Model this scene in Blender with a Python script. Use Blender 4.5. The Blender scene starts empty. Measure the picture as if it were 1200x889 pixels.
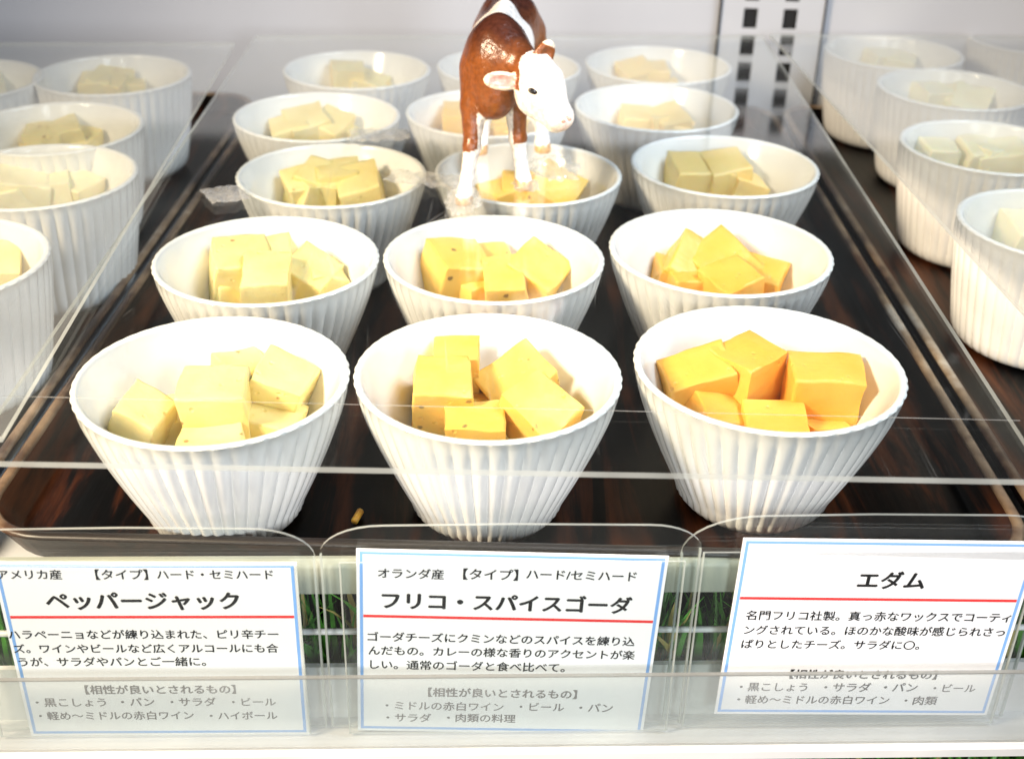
import bpy, bmesh, math, random
import numpy as np
from mathutils import Matrix, Vector, Euler, noise as mnoise

random.seed(7); rng = np.random.default_rng(7)
S = 0.01                      # all design numbers are centimetres
ZO = 30.0                     # rim plane of the cheese bowls stands 30 cm above the scene's zero
C = bpy.context.scene.collection
scene = bpy.context.scene
R = math.radians

# ------------------------------------------------------------------ camera, world, lights, exposure
F_PX, PITCH, ROLL, CAMZ = 1400.0, R(29.3), R(1.38), 19.3
cd = bpy.data.cameras.new('camera'); cam = bpy.data.objects.new('camera', cd); C.objects.link(cam)
cd.sensor_width = 36.0; cd.lens = F_PX / 1200 * 36.0
cd.clip_start = 0.01; cd.clip_end = 50
cam.matrix_world = Matrix.Translation((0, 0, (CAMZ + ZO) * S)) @ Matrix.Rotation(math.pi / 2 - PITCH, 4, 'X') @ Matrix.Rotation(ROLL, 4, 'Z')
cd.dof.use_dof = True; cd.dof.focus_distance = 0.415; cd.dof.aperture_fstop = 13.0
scene.camera = cam

w = bpy.data.worlds.new('World'); scene.world = w; w.use_nodes = True
bg = w.node_tree.nodes['Background']; bg.inputs[0].default_value = (0.80, 0.88, 1.0, 1); bg.inputs[1].default_value = 0.02
scene.view_settings.view_transform = 'Standard'; scene.view_settings.look = 'None'
scene.view_settings.exposure = 0.0; scene.view_settings.gamma = 1.0
scene.cycles.transparent_max_bounces = 24
scene.cycles.max_bounces = 7; scene.cycles.diffuse_bounces = 4; scene.cycles.glossy_bounces = 3
scene.cycles.caustics_reflective = False; scene.cycles.caustics_refractive = False
scene.cycles.sample_clamp_indirect = 6.0


def lamp(name, loc, target, sx, sy, power, col, spread):
    l = bpy.data.lights.new(name, 'AREA'); l.shape = 'RECTANGLE'; l.size = sx * S; l.size_y = sy * S
    l.energy = power; l.color = col; l.spread = R(spread)
    o = bpy.data.objects.new(name, l); C.objects.link(o)
    p = Vector((loc[0], loc[1], loc[2] + ZO)) * S; t = Vector((target[0], target[1], target[2] + ZO)) * S
    o.location = p; o.rotation_euler = (t - p).to_track_quat('-Z', 'Y').to_euler()
    return o


lamp('lamp_warm', (-58, 4, 46), (0, 40, -3), 19, 19, 3.7, (1.0, 0.80, 0.57), 75)
lamp('lamp_front', (30, -42, 24), (0, 32, -5), 15, 30, 0.95, (0.88, 0.93, 1.0), 75)
lamp('lamp_front', (-20, -46, 22), (0, 32, -5), 14, 30, 0.6, (1.0, 0.95, 0.88), 75)
lamp('lamp_over', (40, 34, 56), (2, 54, -3), 44, 30, 1.9, (0.78, 0.87, 1.0), 75)

# ------------------------------------------------------------------ pixel rays -> real points (used to survey the photograph)
_X = np.array([1, 0, 0.]); _U = np.array([0, math.sin(PITCH), math.cos(PITCH)]); _F = np.array([0, math.cos(PITCH), -math.sin(PITCH)])
_r = math.cos(ROLL) * _X + math.sin(ROLL) * _U; _u = math.cos(ROLL) * _U - math.sin(ROLL) * _X
_C = np.array([0, 0, CAMZ])


def ray(px, py): return _F + (px - 600) / F_PX * _r - (py - 444.5) / F_PX * _u


def at_z(px, py, z):
    d = ray(px, py); return _C + (z - CAMZ) / d[2] * d


YAW = R(2.6)                                                    # the shelf front is turned a little to the camera
_n = np.array([-math.sin(YAW), math.cos(YAW), 0]); _e = np.array([math.cos(YAW), math.sin(YAW), 0])


def at_front(px, py, v=0.0):                                    # -> (u along the shelf front, z)
    d = ray(px, py); o = np.array([0, 30.0, 0]) + v * _n
    t = ((o - _C) @ _n) / (d @ _n); P = _C + t * d
    return float((P - o) @ _e), float(P[2])


def front_pt(u, v, z): return (u * _e[0] + v * _n[0], 30 + u * _e[1] + v * _n[1], z)


# ------------------------------------------------------------------ helpers
def mesh_obj(name, verts, faces, mats, parent=None, loc=(0, 0, 0), rot=(0, 0, 0), smooth=True, fm=None, angle=None):
    me = bpy.data.meshes.new(name)
    me.from_pydata([(float(a) * S, float(b) * S, float(c) * S) for a, b, c in verts], [], [tuple(int(i) for i in f) for f in faces])
    for m in (mats if isinstance(mats, (list, tuple)) else [mats]): me.materials.append(m)
    if fm is not None:
        me.polygons.foreach_set('material_index', np.array(fm, dtype=np.int32))
    if smooth: me.polygons.foreach_set('use_smooth', np.ones(len(me.polygons), dtype=bool))
    me.update()
    if angle:
        me.set_sharp_from_angle(angle=R(angle))
    o = bpy.data.objects.new(name, me); C.objects.link(o)
    place(o, parent, loc, rot)
    return o


def place(o, parent, loc, rot):
    if parent is not None:
        o.parent = parent; o.location = Vector(loc) * S
    else:
        o.location = Vector((loc[0], loc[1], loc[2] + ZO)) * S
    o.rotation_euler = rot


def thing(name, label, cat, loc=(0, 0, 0), rot=(0, 0, 0), group=None):
    o = bpy.data.objects.new(name, None); C.objects.link(o); o.empty_display_size = 0.01
    place(o, None, loc, rot); return tag(o, label, cat, group)


def tag(o, label, cat, group=None, kind=None):
    o['label'] = label; o['category'] = cat
    if group: o['group'] = group
    if kind: o['kind'] = kind
    return o


class MB:
    def __init__(s): s.v = []; s.f = []; s.m = []
    def add(s, v, f, m=0):
        n = len(s.v); s.v += [tuple(p) for p in v]; s.f += [tuple(i + n for i in q) for q in f]; s.m += [m] * len(f)
    def box(s, x0, x1, y0, y1, z0, z1, m=0):
        v = [(x, y, z) for x in (x0, x1) for y in (y0, y1) for z in (z0, z1)]
        s.add(v, [(0, 1, 3, 2), (4, 6, 7, 5), (0, 4, 5, 1), (2, 3, 7, 6), (0, 2, 6, 4), (1, 5, 7, 3)], m)
    def prism(s, pts, y0, y1, m=0, me=None):                    # outline in x-z, extruded along y
        n = len(pts); v = [(x, y0, z) for x, z in pts] + [(x, y1, z) for x, z in pts]
        s.add(v, [tuple(range(n)), tuple(range(2 * n - 1, n - 1, -1))], m)
        nn = len(s.v) - 2 * n
        for i in range(n):
            j = (i + 1) % n; s.f.append((nn + i, nn + n + i, nn + n + j, nn + j)); s.m.append(m if me is None else me)
    def tube(s, p, q, r, n=12, m=0):
        p = Vector(p); q = Vector(q); d = (q - p).normalized(); a = d.orthogonal().normalized(); b = d.cross(a)
        v = []
        for c in (p, q):
            for i in range(n):
                t = 2 * math.pi * i / n; v.append(c + (a * math.cos(t) + b * math.sin(t)) * r)
        f = [(i, (i + 1) % n, n + (i + 1) % n, n + i) for i in range(n)] + [tuple(range(n))[::-1], tuple(range(n, 2 * n))]
        s.add(v, f, m)
    def build(s, name, mats, parent=None, loc=(0, 0, 0), rot=(0, 0, 0), smooth=False, angle=None):
        return mesh_obj(name, s.v, s.f, mats, parent, loc, rot, smooth or bool(angle), s.m, angle)


# ------------------------------------------------------------------ materials
def new_mat(name):
    m = bpy.data.materials.new(name); m.use_nodes = True; nt = m.node_tree; b = nt.nodes['Principled BSDF']
    return m, nt, b


def N(nt, t, **kw):
    n = nt.nodes.new(t)
    for k, v in kw.items():
        if k.startswith('i_'):
            n.inputs[k[2:].replace('_', ' ')].default_value = v
        else: setattr(n, k, v)
    return n


def ramp(nt, stops, interp='LINEAR'):
    r = nt.nodes.new('ShaderNodeValToRGB'); cr = r.color_ramp; cr.interpolation = interp
    cr.elements[0].position, cr.elements[0].color = stops[0][0], (*stops[0][1], 1)
    cr.elements[1].position, cr.elements[1].color = stops[-1][0], (*stops[-1][1], 1)
    for p, c in stops[1:-1]:
        e = cr.elements.new(p); e.color = (*c, 1)
    return r


def coords(nt, scale=(1, 1, 1), rot=(0, 0, 0), rand=False):
    tc = N(nt, 'ShaderNodeTexCoord'); mp = N(nt, 'ShaderNodeMapping')
    mp.inputs['Scale'].default_value = scale; mp.inputs['Rotation'].default_value = rot
    nt.links.new(tc.outputs['Object'], mp.inputs['Vector'])
    if rand:
        oi = N(nt, 'ShaderNodeObjectInfo'); mu = N(nt, 'ShaderNodeVectorMath', operation='MULTIPLY_ADD')
        nt.links.new(oi.outputs['Random'], mu.inputs[0]); mu.inputs[1].default_value = (9, 13, 17)
        nt.links.new(mp.outputs['Vector'], mu.inputs[2]); return mu.outputs[0]
    return mp.outputs['Vector']


def bump(nt, b, vec, scale, strength, dist=0.0005, detail=4):
    n = N(nt, 'ShaderNodeTexNoise'); n.inputs['Scale'].default_value = scale; n.inputs['Detail'].default_value = detail
    nt.links.new(vec, n.inputs['Vector']); bp = N(nt, 'ShaderNodeBump'); bp.inputs['Strength'].default_value = strength; bp.inputs['Distance'].default_value = dist
    nt.links.new(n.outputs['Fac'], bp.inputs['Height']); nt.links.new(bp.outputs['Normal'], b.inputs['Normal']); return n


def porcelain_mat():
    m, nt, b = new_mat('glazed_porcelain')
    v = coords(nt, rand=True)
    n = N(nt, 'ShaderNodeTexNoise', i_Scale=40.0, i_Detail=3.0); nt.links.new(v, n.inputs['Vector'])
    r = ramp(nt, [(0.3, (0.80, 0.785, 0.755)), (0.7, (0.86, 0.855, 0.835))]); nt.links.new(n.outputs['Fac'], r.inputs[0])
    nt.links.new(r.outputs[0], b.inputs['Base Color'])
    b.inputs['Roughness'].default_value = 0.16; b.inputs['Subsurface Weight'].default_value = 0.0
    b.inputs['Coat Weight'].default_value = 0.35; b.inputs['Coat Roughness'].default_value = 0.06
    bump(nt, b, v, 130, 0.10, 0.0004, 2)
    return m


def cheese_mat(name, c0, c1, speck=None, dens=0.0, scale=160.0):
    m, nt, b = new_mat(name)
    v = coords(nt, rand=True)
    n = N(nt, 'ShaderNodeTexNoise', i_Scale=60.0, i_Detail=5.0); nt.links.new(v, n.inputs['Vector'])
    r = ramp(nt, [(0.3, c0), (0.7, c1)]); nt.links.new(n.outputs['Fac'], r.inputs[0]); col = r.outputs[0]
    if speck:
        vo = N(nt, 'ShaderNodeTexVoronoi', i_Scale=scale); nt.links.new(v, vo.inputs['Vector'])
        sep = N(nt, 'ShaderNodeSeparateColor'); nt.links.new(vo.outputs['Color'], sep.inputs[0])
        th = N(nt, 'ShaderNodeMath', operation='LESS_THAN'); nt.links.new(sep.outputs[0], th.inputs[0]); th.inputs[1].default_value = dens
        nd = N(nt, 'ShaderNodeTexNoise', i_Scale=700.0, i_Detail=2.0); nt.links.new(v, nd.inputs['Vector'])
        ad = N(nt, 'ShaderNodeMath', operation='MULTIPLY_ADD'); nt.links.new(nd.outputs['Fac'], ad.inputs[0]); ad.inputs[1].default_value = 0.35; nt.links.new(vo.outputs['Distance'], ad.inputs[2])
        ss = N(nt, 'ShaderNodeMapRange'); nt.links.new(ad.outputs[0], ss.inputs[0]); ss.inputs[1].default_value = 0.42; ss.inputs[2].default_value = 0.34; ss.inputs[3].default_value = 0; ss.inputs[4].default_value = 0.85
        mu = N(nt, 'ShaderNodeMath', operation='MULTIPLY'); nt.links.new(ss.outputs[0], mu.inputs[0]); nt.links.new(th.outputs[0], mu.inputs[1])
        mx = N(nt, 'ShaderNodeMix', data_type='RGBA'); nt.links.new(mu.outputs[0], mx.inputs[0]); nt.links.new(col, mx.inputs[6])
        sc = ramp(nt, [(0.0, speck[0]), (0.99, speck[1])], 'LINEAR'); nt.links.new(sep.outputs[1], sc.inputs[0]); nt.links.new(sc.outputs[0], mx.inputs[7])
        col = mx.outputs[2]
    nt.links.new(col, b.inputs['Base Color'])
    b.inputs['Roughness'].default_value = 0.42
    b.inputs['Subsurface Weight'].default_value = 0.35; b.inputs['Subsurface Radius'].default_value = (1.0, 0.55, 0.2); b.inputs['Subsurface Scale'].default_value = 0.002
    n1 = N(nt, 'ShaderNodeTexNoise', i_Scale=260.0, i_Detail=6.0); nt.links.new(v, n1.inputs['Vector'])
    vp = N(nt, 'ShaderNodeTexVoronoi', i_Scale=420.0); nt.links.new(v, vp.inputs['Vector'])           # tiny eyes and tears of the cut
    sp = N(nt, 'ShaderNodeSeparateColor'); nt.links.new(vp.outputs['Color'], sp.inputs[0])
    lt = N(nt, 'ShaderNodeMath', operation='LESS_THAN'); nt.links.new(sp.outputs[0], lt.inputs[0]); lt.inputs[1].default_value = 0.05
    pr = N(nt, 'ShaderNodeMapRange'); nt.links.new(vp.outputs['Distance'], pr.inputs[0]); pr.inputs[1].default_value = 0.42; pr.inputs[2].default_value = 0.1; pr.inputs[3].default_value = 0.0; pr.inputs[4].default_value = -1.2
    pm = N(nt, 'ShaderNodeMath', operation='MULTIPLY_ADD'); nt.links.new(pr.outputs[0], pm.inputs[0]); nt.links.new(lt.outputs[0], pm.inputs[1])
    wv = N(nt, 'ShaderNodeTexNoise', i_Scale=1.0, i_Detail=3.0); mpw = N(nt, 'ShaderNodeMapping'); mpw.inputs['Scale'].default_value = (60, 900, 60); nt.links.new(v, mpw.inputs['Vector']); nt.links.new(mpw.outputs[0], wv.inputs['Vector'])
    ws = N(nt, 'ShaderNodeMath', operation='MULTIPLY_ADD'); nt.links.new(wv.outputs['Fac'], ws.inputs[0]); ws.inputs[1].default_value = 0.35; nt.links.new(n1.outputs['Fac'], ws.inputs[2]); nt.links.new(ws.outputs[0], pm.inputs[2])
    bp = N(nt, 'ShaderNodeBump', i_Strength=0.5, i_Distance=0.0006); nt.links.new(pm.outputs[0], bp.inputs['Height']); nt.links.new(bp.outputs[0], b.inputs['Normal'])
    return m


def clear_mat(name, haze=0.02, tint=(0.97, 0.985, 0.98), scratch=0.0, rough=0.015, milk=(0.85, 0.86, 0.85), smudge=0.0):
    """clear acrylic sheet: see-through, mirror-like by Fresnel, with a little surface haze and fine scratches"""
    m = bpy.data.materials.new(name); m.use_nodes = True; nt = m.node_tree; nt.nodes.clear()
    out = N(nt, 'ShaderNodeOutputMaterial'); tr = N(nt, 'ShaderNodeBsdfTransparent'); tr.inputs[0].default_value = (*tint, 1)
    gl = N(nt, 'ShaderNodeBsdfGlossy'); gl.inputs['Roughness'].default_value = rough; gl.inputs[0].default_value = (1, 1, 1, 1)
    df = N(nt, 'ShaderNodeBsdfDiffuse'); df.inputs[0].default_value = (*milk, 1)
    tl = N(nt, 'ShaderNodeBsdfTranslucent'); tl.inputs[0].default_value = (*milk, 1)
    dd = N(nt, 'ShaderNodeMixShader'); dd.inputs[0].default_value = 0.5; nt.links.new(df.outputs[0], dd.inputs[1]); nt.links.new(tl.outputs[0], dd.inputs[2])
    fr = N(nt, 'ShaderNodeFresnel'); geo = N(nt, 'ShaderNodeNewGeometry')
    io = N(nt, 'ShaderNodeMix', data_type='FLOAT'); io.inputs[2].default_value = 1.49; io.inputs[3].default_value = 1 / 1.49   # a flat sheet reflects alike on its far face
    nt.links.new(geo.outputs['Backfacing'], io.inputs[0]); nt.links.new(io.outputs[0], fr.inputs[0])
    m1 = N(nt, 'ShaderNodeMixShader'); nt.links.new(tr.outputs[0], m1.inputs[1]); nt.links.new(dd.outputs[0], m1.inputs[2])
    m2 = N(nt, 'ShaderNodeMixShader'); nt.links.new(fr.outputs[0], m2.inputs[0]); nt.links.new(m1.outputs[0], m2.inputs[1]); nt.links.new(gl.outputs[0], m2.inputs[2])
    nt.links.new(m2.outputs[0], out.inputs[0])
    v = coords(nt)
    n = N(nt, 'ShaderNodeTexNoise', i_Scale=22.0, i_Detail=3.0); nt.links.new(v, n.inputs['Vector'])
    mr = N(nt, 'ShaderNodeMapRange'); nt.links.new(n.outputs['Fac'], mr.inputs[0]); mr.inputs[1].default_value = 0.35; mr.inputs[2].default_value = 0.75; mr.inputs[3].default_value = haze * 0.7; mr.inputs[4].default_value = haze * 1.3
    fac = mr.outputs[0]
    if smudge:                                                    # wiped finger marks
        sv = coords(nt, (14, 5, 1), (0, 0, 0.4)); sn = N(nt, 'ShaderNodeTexNoise', i_Scale=1.0, i_Detail=5.0, i_Roughness=0.65, i_Distortion=1.2); nt.links.new(sv, sn.inputs['Vector'])
        sr = N(nt, 'ShaderNodeMapRange'); nt.links.new(sn.outputs['Fac'], sr.inputs[0]); sr.inputs[1].default_value = 0.52; sr.inputs[2].default_value = 0.78; sr.inputs[4].default_value = smudge
        sa = N(nt, 'ShaderNodeMath', operation='ADD'); nt.links.new(fac, sa.inputs[0]); nt.links.new(sr.outputs[0], sa.inputs[1]); fac = sa.outputs[0]
    if scratch:
        for k, (rz, sc) in enumerate(((0.5, (30, 4, 1)), (-0.9, (26, 3, 1)))):
            vv = coords(nt, sc, (0, 0, rz)); vo = N(nt, 'ShaderNodeTexVoronoi', feature='DISTANCE_TO_EDGE', i_Scale=1.6); nt.links.new(vv, vo.inputs['Vector'])
            lt = N(nt, 'ShaderNodeMapRange'); nt.links.new(vo.outputs['Distance'], lt.inputs[0]); lt.inputs[1].default_value = 0.012; lt.inputs[2].default_value = 0.0; lt.inputs[3].default_value = 0.0; lt.inputs[4].default_value = scratch
            nn = N(nt, 'ShaderNodeTexNoise', i_Scale=14.0 + 5 * k, i_Detail=4.0); nt.links.new(v, nn.inputs['Vector'])
            g = N(nt, 'ShaderNodeMapRange'); nt.links.new(nn.outputs['Fac'], g.inputs[0]); g.inputs[1].default_value = 0.56; g.inputs[2].default_value = 0.66
            mu = N(nt, 'ShaderNodeMath', operation='MULTIPLY'); nt.links.new(lt.outputs[0], mu.inputs[0]); nt.links.new(g.outputs[0], mu.inputs[1])
            ad = N(nt, 'ShaderNodeMath', operation='ADD', use_clamp=True); nt.links.new(fac, ad.inputs[0]); nt.links.new(mu.outputs[0], ad.inputs[1]); fac = ad.outputs[0]
    nt.links.new(fac, m1.inputs[0])
    return m


def plain_mat(name, c0, c1=None, rough=0.5, scale=30.0, bmp=0.1, metal=0.0, spec=0.5):
    m, nt, b = new_mat(name); v = coords(nt)
    n = N(nt, 'ShaderNodeTexNoise', i_Scale=scale, i_Detail=6.0); nt.links.new(v, n.inputs['Vector'])
    r = ramp(nt, [(0.3, c0), (0.7, c1 or c0)]); nt.links.new(n.outputs['Fac'], r.inputs[0]); nt.links.new(r.outputs[0], b.inputs['Base Color'])
    b.inputs['Roughness'].default_value = rough; b.inputs['Metallic'].default_value = metal; b.inputs['Specular IOR Level'].default_value = spec
    if bmp: bump(nt, b, v, scale * 6, bmp, 0.0003)
    return m


def tray_mat():
    m, nt, b = new_mat('dark_woodgrain_melamine')
    v = coords(nt, (1, 0.10, 1))
    n = N(nt, 'ShaderNodeTexNoise', i_Scale=75.0, i_Detail=7.0, i_Roughness=0.62, i_Distortion=0.6); nt.links.new(v, n.inputs['Vector'])
    r = ramp(nt, [(0.40, (0.0006, 0.0005, 0.0005)), (0.475, (0.003, 0.0012, 0.0008)), (0.54, (0.028, 0.0075, 0.0024)), (0.72, (0.085, 0.025, 0.008))])
    nt.links.new(n.outputs['Fac'], r.inputs[0]); nt.links.new(r.outputs[0], b.inputs['Base Color'])
    b.inputs['Roughness'].default_value = 0.30; b.inputs['Specular IOR Level'].default_value = 0.10
    n2 = N(nt, 'ShaderNodeTexNoise', i_Scale=300.0, i_Detail=4.0); nt.links.new(v, n2.inputs['Vector'])
    bp = N(nt, 'ShaderNodeBump', i_Strength=0.4, i_Distance=0.0004); nt.links.new(n2.outputs['Fac'], bp.inputs['Height']); nt.links.new(bp.outputs[0], b.inputs['Normal'])
    return m


def rim_mat():
    m, nt, b = new_mat('worn_tray_edge'); v = coords(nt)
    n = N(nt, 'ShaderNodeTexNoise', i_Scale=11.0, i_Detail=6.0, i_Roughness=0.6); nt.links.new(v, n.inputs['Vector'])
    r = ramp(nt, [(0.44, (0.010, 0.005, 0.003)), (0.54, (0.06, 0.028, 0.014)), (0.63, (0.26, 0.17, 0.10)), (0.72, (0.60, 0.53, 0.44))])
    sx = N(nt, 'ShaderNodeSeparateXYZ'); nt.links.new(v, sx.inputs[0]); ab = N(nt, 'ShaderNodeMath', operation='ABSOLUTE'); nt.links.new(sx.outputs[0], ab.inputs[0])
    mr = N(nt, 'ShaderNodeMapRange'); nt.links.new(ab.outputs[0], mr.inputs[0]); mr.inputs[1].default_value = 0.150; mr.inputs[2].default_value = 0.172; mr.inputs[3].default_value = -0.22; mr.inputs[4].default_value = 0.08
    ad = N(nt, 'ShaderNodeMath', operation='ADD'); nt.links.new(n.outputs['Fac'], ad.inputs[0]); nt.links.new(mr.outputs[0], ad.inputs[1])
    nt.links.new(ad.outputs[0], r.inputs[0]); nt.links.new(r.outputs[0], b.inputs['Base Color']); b.inputs['Roughness'].default_value = 0.4
    return m


def coat_mat():
    m, nt, b = new_mat('painted_calf_coat')
    a = N(nt, 'ShaderNodeVertexColor', layer_name='coat'); v = coords(nt)
    n = N(nt, 'ShaderNodeTexNoise', i_Scale=500.0, i_Detail=4.0); nt.links.new(v, n.inputs['Vector'])
    r = ramp(nt, [(0.35, (0.72, 0.72, 0.72)), (0.65, (1.12, 1.12, 1.12))]); nt.links.new(n.outputs['Fac'], r.inputs[0])
    mx = N(nt, 'ShaderNodeMix', data_type='RGBA', blend_type='MULTIPLY'); mx.inputs[0].default_value = 1.0
    nt.links.new(a.outputs[0], mx.inputs[6]); nt.links.new(r.outputs[0], mx.inputs[7]); nt.links.new(mx.outputs[2], b.inputs['Base Color'])
    b.inputs['Roughness'].default_value = 0.28
    n2 = N(nt, 'ShaderNodeTexNoise', i_Scale=330.0, i_Detail=5.0); nt.links.new(v, n2.inputs['Vector'])
    bp = N(nt, 'ShaderNodeBump', i_Strength=0.8, i_Distance=0.0007); nt.links.new(n2.outputs['Fac'], bp.inputs['Height']); nt.links.new(bp.outputs[0], b.inputs['Normal'])
    return m


M = dict(
    porcelain=porcelain_mat(),
    jack=cheese_mat('pepper_cheese', (0.77, 0.61, 0.23), (0.83, 0.71, 0.34), ((0.26, 0.24, 0.08), (0.40, 0.14, 0.05)), 0.09, 230),
    gouda=cheese_mat('cumin_cheese', (0.82, 0.50, 0.09), (0.87, 0.59, 0.16), ((0.16, 0.08, 0.03), (0.26, 0.20, 0.08)), 0.16, 190),
    edam=cheese_mat('orange_cheese', (0.87, 0.43, 0.06), (0.91, 0.51, 0.10)),
    mild=cheese_mat('mild_yellow_cheese', (0.89, 0.63, 0.22), (0.92, 0.70, 0.30)),
    pale=cheese_mat('pale_cheese', (0.84, 0.74, 0.45), (0.88, 0.81, 0.56)),
    cover=clear_mat('clear_cover_acrylic', 0.004, scratch=0.10, rough=0.075, smudge=0.015),
    edge=clear_mat('cut_acrylic_edge', 0.55, rough=0.2, milk=(0.80, 0.83, 0.79)),
    side_cover=clear_mat('clear_side_cover_acrylic', 0.09, scratch=0.08, rough=0.075, smudge=0.03),
    holder=clear_mat('clear_holder_acrylic', 0.012, rough=0.04),
    strip=clear_mat('hazy_rail_plastic', 0.20, rough=0.12),
    striptop=clear_mat('rail_strip_cut_edge', 0.75, rough=0.2, milk=(0.42, 0.42, 0.40)),
    tape=clear_mat('crumpled_clear_tape', 0.22, rough=0.08, milk=(0.9, 0.88, 0.84)),
    tray=tray_mat(), rim=rim_mat(), coat=coat_mat(),
    paper=plain_mat('white_card', (0.84, 0.85, 0.88), (0.86, 0.87, 0.90), 0.7, 8, 0.03),
    blue=plain_mat('pale_blue_ink', (0.20, 0.40, 0.80), None, 0.7, 8, 0), red=plain_mat('red_ink', (0.75, 0.03, 0.03), None, 0.7, 8, 0),
    ink=plain_mat('black_ink', (0.004, 0.004, 0.005), None, 0.7, 8, 0),
    wall=plain_mat('grey_fridge_wall', (0.48, 0.495, 0.535), (0.54, 0.555, 0.595), 0.55, 6, 0.02),
    steel=plain_mat('white_painted_steel', (0.50, 0.515, 0.55), (0.55, 0.565, 0.60), 0.4, 12, 0.03),
    black=plain_mat('dark_recess', (0.006, 0.006, 0.007), None, 0.8, 8, 0),
    cream=plain_mat('cream_shelf_paint', (0.33, 0.34, 0.28), (0.42, 0.43, 0.36), 0.45, 20, 0.05),
    white=plain_mat('white_rail_plastic', (0.60, 0.60, 0.60), (0.74, 0.74, 0.735), 0.4, 25, 0.05),
    board=plain_mat('brown_board', (0.20, 0.09, 0.03), (0.32, 0.16, 0.06), 0.5, 12, 0.1),
    soil=plain_mat('dark_mat', (0.010, 0.014, 0.008), (0.02, 0.028, 0.014), 0.9, 60, 0.4),
    eye=plain_mat('black_eye', (0.01, 0.007, 0.006), None, 0.08, 8, 0),
    pink=plain_mat('pink_nostril', (0.60, 0.25, 0.19), None, 0.4, 8, 0),
)


def grass_mat():
    m, nt, b = new_mat('plastic_grass'); oi = N(nt, 'ShaderNodeVertexColor', layer_name='blade')
    nt.links.new(oi.outputs[0], b.inputs['Base Color']); b.inputs['Roughness'].default_value = 0.4
    return m


M['grass'] = grass_mat()

# ------------------------------------------------------------------ setting: wall, shelves
o = MB(); o.box(-75, 75, 84, 86, -14, 8.5); o = o.build('back_wall', M['wall']); tag(o, 'grey back wall of the chilled display', 'wall', kind='structure')

up = thing('slotted_shelf_upright', 'pale slotted steel shelf upright with two columns of dark slots on the back wall', 'shelf upright', (17.2, 83.6, 0))
xs = [-3.5, -1.97, -1.02, 0.75, 1.70, 3.5]; pitch = 1.83
b = MB(); zt = 13.0; zs = [-14 + 0.0]
k = 0; z = 13.0
rows = [8.5]
c0 = 1.16 + pitch * 3
while c0 - 0.62 > -13.5:
    rows += [c0 + 0.66, c0 - 0.66]; c0 -= pitch
rows.append(-14.0)
for i in range(len(rows) - 1):
    for j in range(5):
        if i % 2 == 1 and j in (1, 3): continue
        x0, x1, z1, z0 = xs[j], xs[j + 1], rows[i], rows[i + 1]
        b.add([(x0, 0, z0), (x1, 0, z0), (x1, 0, z1), (x0, 0, z1)], [(0, 1, 2, 3)])
b.box(-3.6, -3.5, -0.12, 0.35, -14, 8.5, 1); b.box(3.5, 3.6, -0.12, 0.35, -14, 8.5, 1)
b.build('face_plate', [M['steel'], M['black']], up)
b = MB(); b.box(-3.4, 3.4, 0.2, 0.34, -13.9, 8.4); b.build('slot_backing', M['black'], up)

sh = thing('shelf', 'cream front edged shelf deck that carries the three dark trays', 'shelf', (0, 30, -5.82), (0, 0, YAW))
b = MB(); b.box(-70, 70, 1.2, 51, -0.12, 0.0); b.build('deck', M['steel'], sh)
b = MB()
prof = [(0.55, 0.0), (0.55, 1.0), (0.62, 1.16), (0.8, 1.25), (1.0, 1.2), (1.1, 1.05), (1.1, 0.0), (0.95, -0.12), (0.7, -0.12)]
v = [(-70, y, z) for y, z in prof] + [(70, y, z) for y, z in prof]; n = len(prof)
b.add(v, [(i, (i + 1) % n, n + (i + 1) % n, n + i) for i in range(n)] + [tuple(range(n))[::-1], tuple(range(n, 2 * n))])
b.build('front_lip', M['cream'], sh, angle=40)


# ------------------------------------------------------------------ trays
def rrect(x0, x1, y0, y1, r, n=8):
    pts = []
    for cx, cy, a0 in ((x1 - r, y1 - r, 0), (x0 + r, y1 - r, 90), (x0 + r, y0 + r, 180), (x1 - r, y0 + r, 270)):
        for i in range(n + 1):
            a = R(a0 + 90 * i / n); pts.append((cx + r * math.cos(a), cy + r * math.sin(a)))
    return pts


def make_tray(label, x0, x1, y0, y1, loc):
    t = thing('serving_tray', label, 'tray', loc, group='dark wood grain trays')
    def loop(ins, z):
        return [(x, y, z) for x, y in rrect(x0 + ins, x1 - ins, y0 + ins, y1 - ins, max(0.6, 2.6 - ins))]
    def loft(loops, cap):
        n = len(loops[0]); v = [p for l in loops for p in l]; f = []
        for k in range(len(loops) - 1):
            for i in range(n):
                f.append((k * n + i, k * n + (i + 1) % n, (k + 1) * n + (i + 1) % n, (k + 1) * n + i))
        if cap: f.append(tuple(range((len(loops) - 1) * n, len(loops) * n)))
        return v, f
    v, f = loft([loop(0.85, -0.28), loop(0.75, -0.25), loop(0.10, 0.9), loop(0.02, 1.0)], False)
    b = MB(); b.add(v, f)
    v, f = loft([loop(0.42, 1.0), loop(0.52, 0.9), loop(0.95, 0.14), loop(1.15, 0.02), loop(1.4, 0.0)], True); b.add(v, f)
    v, f = loft([loop(1.4, -0.28), loop(0.85, -0.28)], False); b.add(v, f)
    b.build('basin', M['tray'], t, angle=50)
    v, f = loft([loop(0.02, 1.0), loop(0.03, 1.08), loop(0.12, 1.14), loop(0.32, 1.14), loop(0.41, 1.08), loop(0.42, 1.0)], False)
    b = MB(); b.add(v, f); b.build('worn_rim', M['rim'], t, smooth=True)
    return t


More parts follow.
